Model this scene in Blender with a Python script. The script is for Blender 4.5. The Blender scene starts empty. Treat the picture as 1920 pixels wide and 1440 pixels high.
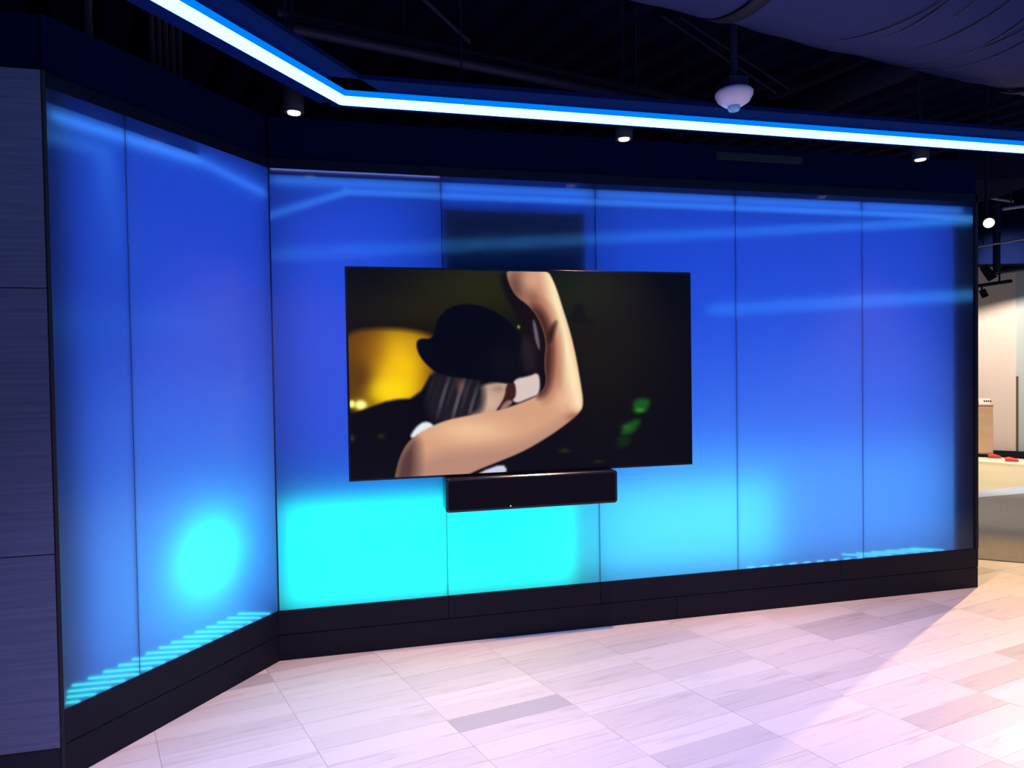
import bpy, bmesh, math, random
import numpy as np
from mathutils import Vector, Matrix

random.seed(7)
SC = bpy.context.scene
COL = SC.collection
PI = math.pi

# ------------------------------------------------------------------ camera
CAM = Vector((0.4248, -3.5819, 1.4659))
YAW, PITCH, ROLL, FPX = 0.2232, -0.0211, -0.0157, 1260.45
cy_, sy_ = math.cos(YAW), math.sin(YAW)
fwd = Vector((sy_*math.cos(PITCH), cy_*math.cos(PITCH), math.sin(PITCH)))
r0 = Vector((cy_, -sy_, 0)); u0 = r0.cross(fwd)
rgt = r0*math.cos(ROLL)+u0*math.sin(ROLL)
upv = -r0*math.sin(ROLL)+u0*math.cos(ROLL)
cd = bpy.data.cameras.new('camera'); cam = bpy.data.objects.new('camera', cd); COL.objects.link(cam)
M = Matrix.Identity(4)
for i in range(3):
    M[i][0], M[i][1], M[i][2], M[i][3] = rgt[i], upv[i], -fwd[i], CAM[i]
cam.matrix_world = M
cd.sensor_fit = 'HORIZONTAL'; cd.sensor_width = 36.0; cd.lens = FPX/1920*36.0
cd.clip_start = 0.05; cd.clip_end = 80
SC.camera = cam

# ------------------------------------------------------------------ world, view
w = bpy.data.worlds.new('world'); SC.world = w; w.use_nodes = True
bg = w.node_tree.nodes['Background']; bg.inputs[0].default_value = (0.008, 0.018, 0.11, 1); bg.inputs[1].default_value = 1.0
SC.view_settings.view_transform = 'Standard'; SC.view_settings.look = 'None'
SC.view_settings.exposure = 0.0; SC.view_settings.gamma = 1.0; SC.view_settings.use_curve_mapping = False

# ------------------------------------------------------------------ room lamps
def spot(name, loc, target, power, color, angle, blend=0.6, size=0.08):
    l = bpy.data.lights.new(name, 'SPOT'); l.energy = power; l.color = color
    l.spot_size = math.radians(angle); l.spot_blend = blend; l.shadow_soft_size = size
    o = bpy.data.objects.new(name, l); COL.objects.link(o); o.location = loc
    d = Vector(target)-Vector(loc); o.rotation_euler = d.to_track_quat('-Z', 'Y').to_euler(); return o
CZ = 3.9                                   # height of the deck
COOL = (0.50, 0.47, 1.0)
for i, (x, y) in enumerate([(-0.4, -2.6), (1.5, -2.3), (3.4, -2.1), (0.5, -4.6), (2.6, -4.6)]):
    spot('room_lamp', (x, y, 3.1), (x, y, 0), 140 if i == 2 else 300, COOL, 95, 0.8, 0.12)
for i, (x, y) in enumerate([(0.17, -0.47), (1.75, -0.43), (3.52, -0.41)]):
    spot('downlight_lamp', (x, y, 2.575), (x, y-0.06, 0), 175, (1.0, 0.56, 0.40), 80, 0.9, 0.03)
spot('hall_lamp', (6.43, 1.16, 2.9), (4.0, -0.7, 0), 660, (1.0, 0.66, 0.30), 75, 0.7, 0.02)
spot('hall_lamp', (8.7, 3.1, 3.3), (9.9, 4.8, 0.9), 420, (1.0, 0.80, 0.66), 100, 1.0, 0.1)
spot('hall_lamp', (8.4, 3.5, 3.3), (8.4, 3.5, 0), 480, (1.0, 0.86, 0.6), 60, 0.6, 0.1)
spot('hall_lamp', (6.3, 1.9, 2.85), (6.9, 2.2, 0), 330, (1.0, 0.84, 0.62), 85, 0.7, 0.1)  # unseen lamp added to brighten the carpet

# ------------------------------------------------------------------ materials
def mat(name, col, rough=0.6, metal=0.0, spec=0.3, emit=None, estr=0.0, coat=0.0):
    m = bpy.data.materials.new(name); m.use_nodes = True
    b = m.node_tree.nodes['Principled BSDF']
    b.inputs['Base Color'].default_value = (*col, 1); b.inputs['Roughness'].default_value = rough
    b.inputs['Metallic'].default_value = metal; b.inputs['Specular IOR Level'].default_value = spec
    if emit: b.inputs['Emission Color'].default_value = (*emit, 1); b.inputs['Emission Strength'].default_value = estr
    if coat: b.inputs['Coat Weight'].default_value = coat
    return m
def noise_tint(m, scale=(8, 8, 8), amt=0.25, detail=4.0, coords='Object', bump=0.0):
    nt = m.node_tree; b = nt.nodes['Principled BSDF']
    tc = nt.nodes.new('ShaderNodeTexCoord'); mp = nt.nodes.new('ShaderNodeMapping')
    mp.inputs['Scale'].default_value = scale
    n = nt.nodes.new('ShaderNodeTexNoise'); n.inputs['Scale'].default_value = 1.0; n.inputs['Detail'].default_value = detail
    nt.links.new(tc.outputs[coords], mp.inputs[0]); nt.links.new(mp.outputs[0], n.inputs['Vector'])
    c = b.inputs['Base Color'].default_value[:]
    mx = nt.nodes.new('ShaderNodeMix'); mx.data_type = 'RGBA'
    mx.inputs['A'].default_value = (*[v*(1-amt) for v in c[:3]], 1); mx.inputs['B'].default_value = (*[min(1, v*(1+amt)) for v in c[:3]], 1)
    nt.links.new(n.outputs['Fac'], mx.inputs['Factor']); nt.links.new(mx.outputs['Result'], b.inputs['Base Color'])
    if bump:
        bp = nt.nodes.new('ShaderNodeBump'); bp.inputs['Strength'].default_value = bump; bp.inputs['Distance'].default_value = 0.01
        nt.links.new(n.outputs['Fac'], bp.inputs['Height']); nt.links.new(bp.outputs['Normal'], b.inputs['Normal'])
    return m

def emis(name, col, s):
    m = bpy.data.materials.new(name); m.use_nodes = True; nt = m.node_tree
    nt.nodes.clear(); e = nt.nodes.new('ShaderNodeEmission'); o = nt.nodes.new('ShaderNodeOutputMaterial')
    e.inputs[0].default_value = (*col, 1); e.inputs[1].default_value = s; nt.links.new(e.outputs[0], o.inputs[0]); return m

def glass_front(name, rough):
    m = bpy.data.materials.new(name); m.use_nodes = True; nt = m.node_tree; N = nt.nodes; L = nt.links
    N.clear(); out = N.new('ShaderNodeOutputMaterial')
    tr = N.new('ShaderNodeBsdfTranslucent'); tr.inputs[0].default_value = (0.86, 0.86, 0.86, 1)
    df = N.new('ShaderNodeBsdfDiffuse'); df.inputs[0].default_value = (0.35, 0.38, 0.5, 1)
    gl = N.new('ShaderNodeBsdfGlossy'); gl.inputs['Roughness'].default_value = rough; gl.inputs[0].default_value = (0.55, 0.80, 1.0, 1)
    m1 = N.new('ShaderNodeMixShader'); m1.inputs[0].default_value = 0.04
    L.new(tr.outputs[0], m1.inputs[1]); L.new(df.outputs[0], m1.inputs[2])
    fr = N.new('ShaderNodeFresnel'); fr.inputs[0].default_value = 1.5
    m2 = N.new('ShaderNodeMixShader'); L.new(fr.outputs[0], m2.inputs[0]); L.new(m1.outputs[0], m2.inputs[1]); L.new(gl.outputs[0], m2.inputs[2])
    # faint horizontal brushing of the film makes the reflections fray
    tc = N.new('ShaderNodeTexCoord'); n = N.new('ShaderNodeTexNoise'); n.inputs['Scale'].default_value = 140
    L.new(tc.outputs['Object'], n.inputs['Vector']); b = N.new('ShaderNodeBump'); b.inputs['Strength'].default_value = 0.05; b.inputs['Distance'].default_value = 0.002
    L.new(n.outputs['Fac'], b.inputs['Height']); L.new(b.outputs[0], gl.inputs['Normal'])
    L.new(m2.outputs[0], out.inputs[0]); return m
def clear_mat():
    m = bpy.data.materials.new('clear_glass_back'); m.use_nodes = True; nt = m.node_tree; nt.nodes.clear()
    t = nt.nodes.new('ShaderNodeBsdfTransparent'); o = nt.nodes.new('ShaderNodeOutputMaterial'); nt.links.new(t.outputs[0], o.inputs[0]); return m

MAT = {}
MAT['face'] = glass_front('frosted_panel_face', 0.065); MAT['face_matt'] = glass_front('matt_frosted_panel_face', 0.15); MAT['clear'] = clear_mat()
MAT['edge'] = mat('panel_edge', (0.02, 0.03, 0.10), 0.4)
MAT['plinth'] = noise_tint(mat('black_plinth', (0.008, 0.0075, 0.018), 0.5, spec=0.15), (3, 3, 40), 0.2)
MAT['black'] = mat('black_paint', (0.012, 0.012, 0.018), 0.7)
MAT['soot'] = noise_tint(mat('black_ceiling_paint', (0.002, 0.005, 0.032), 0.9, spec=0.02), (3, 3, 3), 0.3)
MAT['cavity'] = mat('cavity_paint', (0.07, 0.08, 0.14), 0.9)
MAT['trim'] = mat('dark_metal_trim', (0.005, 0.006, 0.020), 0.5, spec=0.12)
MAT['deck'] = noise_tint(mat('painted_deck', (0.013, 0.015, 0.06), 0.9, spec=0.0), (4, 4, 4), 0.3)
MAT['duct'] = noise_tint(mat('duct_wrap', (0.04, 0.05, 0.14), 0.6, spec=0.1), (30, 30, 30), 0.12, 6, bump=0.1)
MAT['crease'] = mat('duct_crease', (0.07, 0.07, 0.10), 0.8)
MAT['strap'] = mat('black_strap', (0.02, 0.02, 0.03), 0.6)
MAT['pipe'] = mat('painted_pipe', (0.016, 0.020, 0.055), 0.5, spec=0.2)
MAT['palepipe'] = mat('pale_pipe', (0.35, 0.36, 0.42), 0.35, spec=0.5)
MAT['white'] = mat('white_plastic', (0.75, 0.72, 0.82), 0.45)
MAT['lens'] = emis('led_lens', (0.11, 0.42, 1.0), 8.0)
MAT['lens_far'] = emis('led_lens_far', (0.08, 0.45, 1.0), 16.0)
MAT['halo_glow'] = emis('led_halo_glow', (0.0, 0.22, 1.0), 1.0)  # emission of the added bars that imitate bloom beside the lens
MAT['warmlens'] = emis('downlight_lens', (1.0, 0.84, 0.70), 1.7)
MAT['navy'] = mat('navy_halo_plate', (0.002, 0.012, 0.085), 0.9, spec=0.05)  # colour of the added plate that carries the strip's halo

def wood_mat():
    m = mat('grey_oak_laminate', (0.2, 0.19, 0.21), 0.55, spec=0.25); nt = m.node_tree; b = nt.nodes['Principled BSDF']
    tc = nt.nodes.new('ShaderNodeTexCoord'); mp = nt.nodes.new('ShaderNodeMapping'); mp.inputs['Scale'].default_value = (2.5, 2.5, 90)
    n = nt.nodes.new('ShaderNodeTexNoise'); n.inputs['Scale'].default_value = 1; n.inputs['Detail'].default_value = 5; n.inputs['Distortion'].default_value = 0.4
    oi = nt.nodes.new('ShaderNodeObjectInfo')
    ad = nt.nodes.new('ShaderNodeVectorMath'); ad.operation = 'ADD'
    nt.links.new(tc.outputs['Object'], ad.inputs[0]); nt.links.new(oi.outputs['Location'], ad.inputs[1])
    nt.links.new(ad.outputs[0], mp.inputs[0]); nt.links.new(mp.outputs[0], n.inputs['Vector'])
    r = nt.nodes.new('ShaderNodeValToRGB'); r.color_ramp.elements[0].position = 0.3; r.color_ramp.elements[1].position = 0.75
    r.color_ramp.elements[0].color = (0.105, 0.115, 0.195, 1); r.color_ramp.elements[1].color = (0.155, 0.165, 0.265, 1)
    nt.links.new(n.outputs['Fac'], r.inputs[0]); nt.links.new(r.outputs[0], b.inputs['Base Color']); return m
MAT['wood'] = wood_mat()

PDIR = math.radians(11.3); JDIR = math.radians(-70.2)
def plank_mat():
    m = mat('pale_wood_plank', (0.6, 0.55, 0.5), 0.42, spec=0.35); nt = m.node_tree; N = nt.nodes; L = nt.links; b = N['Principled BSDF']
    geo = N.new('ShaderNodeNewGeometry'); oi = N.new('ShaderNodeObjectInfo')
    mp = N.new('ShaderNodeMapping'); mp.vector_type = 'TEXTURE'; mp.inputs['Rotation'].default_value = (0, 0, PDIR)
    L.new(geo.outputs['Position'], mp.inputs[0])
    rv = N.new('ShaderNodeVectorMath'); rv.operation = 'SCALE'; rv.inputs[0].default_value = (37, 91, 13); L.new(oi.outputs['Random'], rv.inputs['Scale'])
    ad = N.new('ShaderNodeVectorMath'); ad.operation = 'ADD'; L.new(mp.outputs[0], ad.inputs[0]); L.new(rv.outputs[0], ad.inputs[1])
    s1 = N.new('ShaderNodeVectorMath'); s1.operation = 'MULTIPLY'; s1.inputs[1].default_value = (2.2, 26, 1); L.new(ad.outputs[0], s1.inputs[0])
    n1 = N.new('ShaderNodeTexNoise'); n1.inputs['Scale'].default_value = 1; n1.inputs['Detail'].default_value = 6; n1.inputs['Roughness'].default_value = 0.62; n1.inputs['Distortion'].default_value = 1.0
    L.new(s1.outputs[0], n1.inputs['Vector'])
    r = N.new('ShaderNodeValToRGB'); e = r.color_ramp.elements
    e[0].position = 0.26; e[0].color = (0.78, 0.75, 0.75, 1); e[1].position = 0.46; e[1].color = (1, 1, 1, 1)
    L.new(n1.outputs['Fac'], r.inputs[0])
    mx = N.new('ShaderNodeMix'); mx.data_type = 'RGBA'; mx.blend_type = 'MULTIPLY'; mx.inputs['Factor'].default_value = 1
    L.new(oi.outputs['Color'], mx.inputs['A']); L.new(r.outputs[0], mx.inputs['B']); L.new(mx.outputs['Result'], b.inputs['Base Color'])
    return m
MAT['plank'] = plank_mat()
MAT['grout'] = mat('floor_grout', (0.30, 0.27, 0.27), 0.9)

# ------------------------------------------------------------------ mesh helpers
class MB:
    def __init__(s): s.v = []; s.f = []; s.m = []; s.smooth = []
    def add(s, vs, fs, mi=0, smooth=False):
        k = len(s.v); s.v += [tuple(v) for v in vs]
        for f in fs: s.f.append([i+k for i in f]); s.m.append(mi); s.smooth.append(smooth)
    def box(s, x0, x1, y0, y1, z0, z1, mi=0, mat4=None, faces=None):
        vs = [(x0,y0,z0),(x1,y0,z0),(x1,y1,z0),(x0,y1,z0),(x0,y0,z1),(x1,y0,z1),(x1,y1,z1),(x0,y1,z1)]
        if mat4: vs = [mat4 @ Vector(v) for v in vs]
        fs = [(0,3,2,1),(4,5,6,7),(0,1,5,4),(1,2,6,5),(2,3,7,6),(3,0,4,7)]   # bottom top front right back left
        k = len(s.v); s.v += [tuple(v) for v in vs]
        for i, f in enumerate(fs): s.f.append([j+k for j in f]); s.m.append(faces[i] if faces else mi); s.smooth.append(False)
    def tube(s, pts, r, n=10, mi=0, cap=True, radii=None):
        pts = [Vector(p) for p in pts]; rings = []; prev = None
        for i, p in enumerate(pts):
            t = (pts[min(i+1, len(pts)-1)]-pts[max(i-1, 0)]).normalized()
            a = prev if prev else (Vector((0, 0, 1)) if abs(t.z) < 0.9 else Vector((1, 0, 0)))
            u = (a-t*a.dot(t)).normalized(); prev = u; v = t.cross(u); rr = radii[i] if radii else r
            rings.append([p+u*rr*math.cos(2*PI*j/n)+v*rr*math.sin(2*PI*j/n) for j in range(n)])
        vs = [q for R in rings for q in R]; fs = []
        for i in range(len(rings)-1):
            for j in range(n): fs.append((i*n+j, i*n+(j+1)%n, (i+1)*n+(j+1)%n, (i+1)*n+j))
        s.add(vs, fs, mi, True)
        if cap: s.add(rings[0], [list(range(n))[::-1]], mi); s.add(rings[-1], [list(range(n))], mi)
    def lathe(s, prof, c=(0, 0, 0), n=24, mi=0):
        vs = []; fs = []
        for r_, z in prof:
            for j in range(n): vs.append((c[0]+r_*math.cos(2*PI*j/n), c[1]+r_*math.sin(2*PI*j/n), c[2]+z))
        for i in range(len(prof)-1):
            for j in range(n): fs.append((i*n+j, i*n+(j+1)%n, (i+1)*n+(j+1)%n, (i+1)*n+j))
        s.add(vs, fs, mi, True)
        s.add(vs[:n], [list(range(n))[::-1]], mi); s.add(vs[-n:], [list(range(n))], mi)
    def prism(s, poly, z0, z1, mi=0):
        n = len(poly); vs = [(x, y, z0) for x, y in poly]+[(x, y, z1) for x, y in poly]
        s.add(vs, [list(range(n))[::-1], list(range(n, 2*n))]+[(i, (i+1)%n, (i+1)%n+n, i+n) for i in range(n)], mi)
    def build(s, name, mats, parent=None, loc=None, bevel=0.0):
        me = bpy.data.meshes.new(name); me.from_pydata(s.v, [], s.f)
        for m in (mats if isinstance(mats, (list, tuple)) else [mats]): me.materials.append(m)
        for p, mi, sm in zip(me.polygons, s.m, s.smooth): p.material_index = mi; p.use_smooth = sm
        bm = bmesh.new(); bm.from_mesh(me); bmesh.ops.recalc_face_normals(bm, faces=bm.faces)
        if bevel:
            es = [e for e in bm.edges if len(e.link_faces) == 2 and e.calc_face_angle(0) > 0.6]
            bmesh.ops.bevel(bm, geom=es, offset=bevel, segments=2, affect='EDGES', profile=0.5)
        bm.to_mesh(me); bm.free(); me.update()
        return link(name, me, parent, loc)
def link(name, me, parent=None, loc=None):
    o = bpy.data.objects.new(name, me); COL.objects.link(o)
    if parent: o.parent = parent
    if loc is not None: o.location = loc
    return o
def empty(name, loc=(0, 0, 0), rz=0):
    o = bpy.data.objects.new(name, None); COL.objects.link(o); o.location = loc; o.rotation_euler = (0, 0, rz); o.empty_display_size = 0.1; return o
def tag(o, label, cat, group=None):
    o['label'] = label; o['category'] = cat
    if group: o['group'] = group
    return o
def struct(o, label=None):
    o['kind'] = 'structure'
    if label: o['label'] = label
    return o
def ray(px, py): return fwd+rgt*((px-960)/FPX)-upv*((py-720)/FPX)
def onz(px, py, z): d = ray(px, py); return CAM+d*((z-CAM.z)/d.z)
def in_frame(p, m=0):
    d = Vector(p)-CAM; z = d.dot(fwd)
    if z < 0.1: return False
    x = 960+FPX*d.dot(rgt)/z; y = 720-FPX*d.dot(upv)/z
    return -m < x < 1920+m and -m < y < 1440+m

# ------------------------------------------------------------------ floor
floor = MB(); floor.box(-5, 14, -8, 9, -0.12, -0.004); floor = floor.build('floor', MAT['grout'])
struct(floor, 'pale wood-look plank floor lit lavender and pink')
bvec = Vector((math.cos(PDIR), math.sin(PDIR), 0)); avec = Vector((math.cos(JDIR), math.sin(JDIR), 0))
PB, PA = 0.5245, 0.1165; B0, A0 = 0.4445, 0.938
BORD0, BORD1 = Vector((4.904, 0.502, 0)), Vector((5.116, 0.341, 0)); bdir = (BORD1-BORD0).normalized(); bnrm = Vector((-bdir.y, bdir.x, 0))
G = 0.0006
def plank_poly(j=1.0):
    b = bvec*(PB/2-G); a = avec*(PA/2-G*0.6)
    return [tuple((-b-a)[:2]), tuple((b-a)[:2]), tuple((b+a)[:2]), tuple((-b+a)[:2])]
pm = MB(); pm.prism(plank_poly(), -0.008, 0.0)
TONES = [(0.70, 0.655, 0.635), (0.66, 0.615, 0.60), (0.73, 0.69, 0.665), (0.62, 0.575, 0.565), (0.545, 0.50, 0.50), (0.69, 0.64, 0.61), (0.48, 0.44, 0.45)]
WTS = [6, 5, 6, 4, 2.4, 5, 1.0]
S = Vector((-0.6441, -0.8634, 0))          # left end of the angled wall
ang = math.radians(53.28)
wx = Vector((math.cos(ang), math.sin(ang), 0)); wn = Vector((wx.y, -wx.x, 0))      # along the wall; into the room
cells = []
for ib in range(-8, 16):
    for ia in range(-30, 60):
        c = bvec*(B0+(ib+0.5)*PB)+avec*(A0+(ia+0.5)*PA)
        if c.x < -3.6 or c.x > 7.2 or c.y < -6.4 or c.y > 1.6: continue
        if (c-BORD0).dot(bnrm) > 0.22: continue
        if c.x < 4.0 and c.x > 0.0 and c.y > 0.14: continue
        if c.x <= 0.0 and c.y > -0.8 and (c-S).dot(wn) < -0.33: continue
        if c.x < -0.9 and c.y > -0.8: continue
        cells.append(c)
vis = sorted([c for c in cells if in_frame(c, 60)], key=lambda c: (c-CAM).length)[:300]
visk = {(round(c.x, 4), round(c.y, 4)) for c in vis}
first = None
for c in vis:
    if first is None: first = pm.build('plank', MAT['plank'], floor); o = first
    else: o = first.copy(); COL.objects.link(o)
    o.location = (c.x, c.y, random.uniform(-0.0006, 0.0))
    t = random.choices(TONES, WTS)[0]; k = random.uniform(0.97, 1.03); o.color = (t[0]*k, t[1]*k, t[2]*k, 1)
rest = MB(); pp = plank_poly()
for c in cells:
    if (round(c.x, 4), round(c.y, 4)) in visk: continue
    rest.prism([(x+c.x, y+c.y) for x, y in pp], -0.008, 0.0)
ro = rest.build('outer_planks', MAT['plank'], floor); ro['kind'] = 'stuff'; ro.color = (0.66, 0.615, 0.60, 1)

# carpet and hall floor beyond, right
def strip_poly(l0, l1, ext0=1.6, ext1=1.6):
    (p, q), (r, t) = l0, l1
    p, q, r, t = Vector(p), Vector(q), Vector(r), Vector(t)
    d0 = (q-p).normalized(); d1 = (t-r).normalized()
    return [tuple(p-d0*ext0), tuple(q+d0*ext1), tuple(t+d1*ext1), tuple(r-d1*ext0)]
LN = dict(border=((4.904, 0.502), (5.116, 0.341)), mid=((6.293, 1.768), (6.593, 1.577)), slow=((6.956, 2.371), (7.579, 2.402)),
          sup=((7.267, 2.655), (8.025, 2.774)), wlow=((9.075, 4.303), (9.324, 3.861)), wup=((9.578, 4.761), (9.844, 4.296)), wall=((9.68, 4.854), (9.997, 4.549)))
def carpet_mat(n, c, a=0.3): return noise_tint(mat(n, c, 0.95, spec=0.05), (60, 60, 60), a, 3)
for nm, a, b, m, z in [('carpet', 'border', 'slow', carpet_mat('grey_carpet', (0.23, 0.22, 0.235)), 0.006),
                     ('floor_band', 'slow', 'sup', mat('pale_blue_band', (0.45, 0.55, 0.78), 0.35), 0.008),  # pale blue band across the hall floor
                     ('hall_floor', 'sup', 'wlow', noise_tint(mat('beige_hall_floor', (0.52, 0.46, 0.33), 0.5), (2, 2, 2), 0.1), 0.004),
                     ('kerb', 'wlow', 'wup', mat('cream_kerb', (0.78, 0.74, 0.62), 0.5), 0.05)]:
    q = MB(); q.prism(strip_poly(LN[a], LN[b], 0.9, 0.9), -0.003, z); o = q.build(nm, m, floor)

# ------------------------------------------------------------------ ceiling deck
RA = math.radians(110.0)                    # flute direction
rd = Vector((math.cos(RA), math.sin(RA), 0)); rn = Vector((-rd.y, rd.x, 0))
dk = MB(); pitch = 0.30; prof = [(0, 0), (0.11, 0), (0.15, 0.075), (0.26, 0.075)]
ps = []
for i in range(-40, 40):
    for a, h in prof: ps.append((i*pitch+a, h))
ctr = Vector((3, 0, 0)); vs = []
for sgn in (-9, 12):
    for a, h in ps:
        p = ctr+rn*a+rd*sgn; vs.append((p.x, p.y, CZ+h))
n_ = len(ps); dk.add(vs, [(i, i+1, n_+i+1, n_+i) for i in range(n_-1)])
ceil = dk.build('ceiling', MAT['deck']); struct(ceil, 'dark corrugated metal deck ceiling above the open plenum')
sl = MB(); sl.box(-9, 15, -13, 13, CZ+0.1, CZ+0.2); sl.build('roof_slab', MAT['soot'], ceil)

# ------------------------------------------------------------------ backlit walls
ZB, ZT = 0.258, 2.499
def sheet(root, x0, x1, z0, z1, L, col, depth, shape='RECTANGLE', rotz=0, tilt=0):
    """LED sheet in the cavity behind the frosted panels, facing the panels; L = radiance."""
    l = bpy.data.lights.new('led_sheet', 'AREA'); l.shape = shape; l.size = x1-x0; l.size_y = z1-z0
    A = (x1-x0)*(z1-z0)*(PI/4 if shape in ('DISK', 'ELLIPSE') else 1)
    l.energy = PI*A*L; l.color = col
    o = bpy.data.objects.new('led_sheet', l); COL.objects.link(o); o.parent = root
    o.location = ((x0+x1)/2, depth, (z0+z1)/2)
    o.rotation_euler = (Matrix.Rotation(-PI/2+tilt, 4, 'X') @ Matrix.Rotation(rotz, 4, 'Z')).to_euler(); return o
def glow_wall(root, seams, cav, ends, face):
    """seams: local x of the joints; root local -Y faces the room."""
    x0, x1 = seams[0], seams[-1]
    for a, b in zip(seams, seams[1:]):
        q = MB(); q.box(a+0.0009, b-0.0009, 0.0, 0.005, ZB, ZT, faces=[1, 1, 0, 2, 1, 2])
        q.build('glass_panel', [MAT[face], MAT['clear'], MAT['edge']], root)
    for s in seams[1:-1]:
        q = MB(); q.box(s-0.0012, s+0.0012, 0.0053, 0.009, ZB, ZT); q.build('joint_fin', MAT['edge'], root)
    q = MB(); q.box(x0, x1, cav, cav+0.03, 0, 2.55); q.build('cavity_back', MAT['cavity'], root)
    q = MB(); q.box(x0+ends[0], x1+ends[1], 0.0, cav+0.03, 2.501, 2.55); q.build('header_rail', MAT['black'], root)
    q = MB(); q.box(x0+ends[0], x1+ends[1], -0.006, -0.0005, 2.499, 2.545); q.build('header_face', MAT['trim'], root)
    q = MB(); q.box(x0+ends[0], x1+ends[1], 0.01, 0.14, 2.551, 2.76); q.build('bulkhead', MAT['soot'], root)
    q = MB(); q.box(x0, x1, 0.010, cav, 0, ZB-0.004); q.build('plinth_core', MAT['black'], root)
wb = struct(empty('wall_back', (0, 0, 0)), 'backlit blue frosted glass wall behind the television')
SE = [0.004]+[0.8665*i for i in range(1, 5)]+[4.300]
glow_wall(wb, SE, 0.36, (0, 0.03), 'face')
wa = struct(empty('wall_angled', S, ang), 'backlit blue frosted glass wall angled in from the left')
AL = 1.0776
glow_wall(wa, [0.0, 0.3026, AL-0.004], 0.30, (0, 0), 'face_matt')
# plinth boards
for a, b in ((0.0, 0.868), (0.870, 1.732), (1.734, 3.30), (3.302, 4.3335)):
    q = MB(); q.box(a, b, -0.004, 0.009, 0.1345, ZB-0.002); q.build('upper_plinth_board', MAT['plinth'], wb, bevel=0.0015)
for a, b in ((0.0, 2.2), (2.202, 4.3335)):
    q = MB(); q.box(a, b, -0.002, 0.009, 0.0, 0.1315); q.build('lower_plinth_board', MAT['plinth'], wb, bevel=0.0015)
q = MB(); q.box(0.0, AL-0.003, -0.004, 0.009, 0.1345, ZB-0.002); q.build('upper_plinth_board', MAT['plinth'], wa, bevel=0.0015)
q = MB(); q.box(0.0, AL-0.003, -0.002, 0.009, 0.0, 0.1315); q.build('lower_plinth_board', MAT['plinth'], wa, bevel=0.0015)
# end post of the back wall, with a thin glass edge
q = MB(); q.box(4.312, 4.3335, -0.006, 0.39, ZB, 2.55); q.build('end_post', MAT['black'], wb)
q = MB(); q.box(4.3015, 4.3105, -0.003, 0.36, ZB, 2.499); q.build('end_trim', MAT['trim'], wb)
q = MB(); q.box(4.1, 4.3335, 0.010, 0.39, 0, ZB-0.003); q.build('end_plinth', MAT['black'], wb)
# cavity end closers at the corner and left end
q = MB(); q.box(-0.006, 0.0035, 0.002, 0.39, 0, 2.55); q.build('cavity_end', MAT['edge'], wb)
q = MB(); q.box(AL-0.0035, AL+0.004, 0.004, 0.33, 0, 2.55); q.build('cavity_end', MAT['edge'], wa)
q = MB(); q.box(-0.014, -0.001, -0.004, 0.33, 0, 2.555); q.build('side_frame', MAT['black'], wa)
q = MB(); q.box(4.135, 4.298, 0.028, 0.06, ZB, 2.36); q.build('glow_blocker', MAT['edge'], wb)  # unseen block added to darken the glow at the right end
# equipment box behind the second panel, above the television
q = MB(); q.box(0.872, 1.675, 0.016, 0.11, 1.0, 2.335); q.build('equipment_box', mat('box_paint', (0.03, 0.03, 0.05), 0.9), wb)

BLUE = (0.012, 0.085, 1.0); VIO = (0.075, 0.14, 1.0); AQ = (0.05, 0.42, 0.75); CY = (0.0, 1.0, 0.9)
# back wall light: even deep blue, stronger low down, one cyan bank behind the lower left
sheet(wb, 0.02, 0.855, 0.35, 2.48, 0.80, BLUE, 0.20)
sheet(wb, 1.70, 4.13, 0.27, 2.48, 0.80, BLUE, 0.20)
sheet(wb, 0.88, 1.66, 2.35, 2.49, 0.75, BLUE, 0.06)
sheet(wb, 0.88, 1.66, 2.02, 2.32, 0.035, BLUE, 0.0145)  # weak light added over the equipment box to lift its dark area
sheet(wb, 0.02, 0.55, 1.05, 2.30, 0.20, VIO, 0.25)
sheet(wb, 1.85, 4.15, 0.30, 1.55, 0.22, (0.12, 0.36, 1.0), 0.33)
sheet(wb, 1.75, 4.12, 0.27, 0.95, 0.60, (0.12, 0.55, 0.9), 0.24)
sheet(wb, 0.03, 1.575, 0.27, 0.80, 1.9, CY, 0.075)
sheet(wb, 1.60, 2.85, 0.30, 0.78, 0.95, (0.03, 0.8, 0.8), 0.15)
sheet(wb, 0.01, 0.86, 2.4935, 2.4965, 2.5, (0.2, 0.28, 1.0), 0.0062)  # thin light added for the bright top edge of the first panel
# angled wall
sheet(wa, 0.005, 0.298, 0.27, 2.48, 0.62, BLUE, 0.07)
sheet(wa, 0.307, 1.068, 0.27, 2.48, 0.74, BLUE, 0.08)
sheet(wa, 0.02, 1.05, 0.28, 1.45, 0.24, (0.10, 0.36, 1.0), 0.24)
sheet(wa, 0.03, 1.03, 0.28, 0.95, 0.38, (0.12, 0.55, 0.9), 0.22)
sheet(wa, 0.50, 0.82, 0.49, 0.81, 2.9, CY, 0.14, 'DISK')
sheet(wa, 0.42, 0.86, 0.27, 0.62, 0.30, (0.02, 0.8, 0.8), 0.18)
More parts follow.
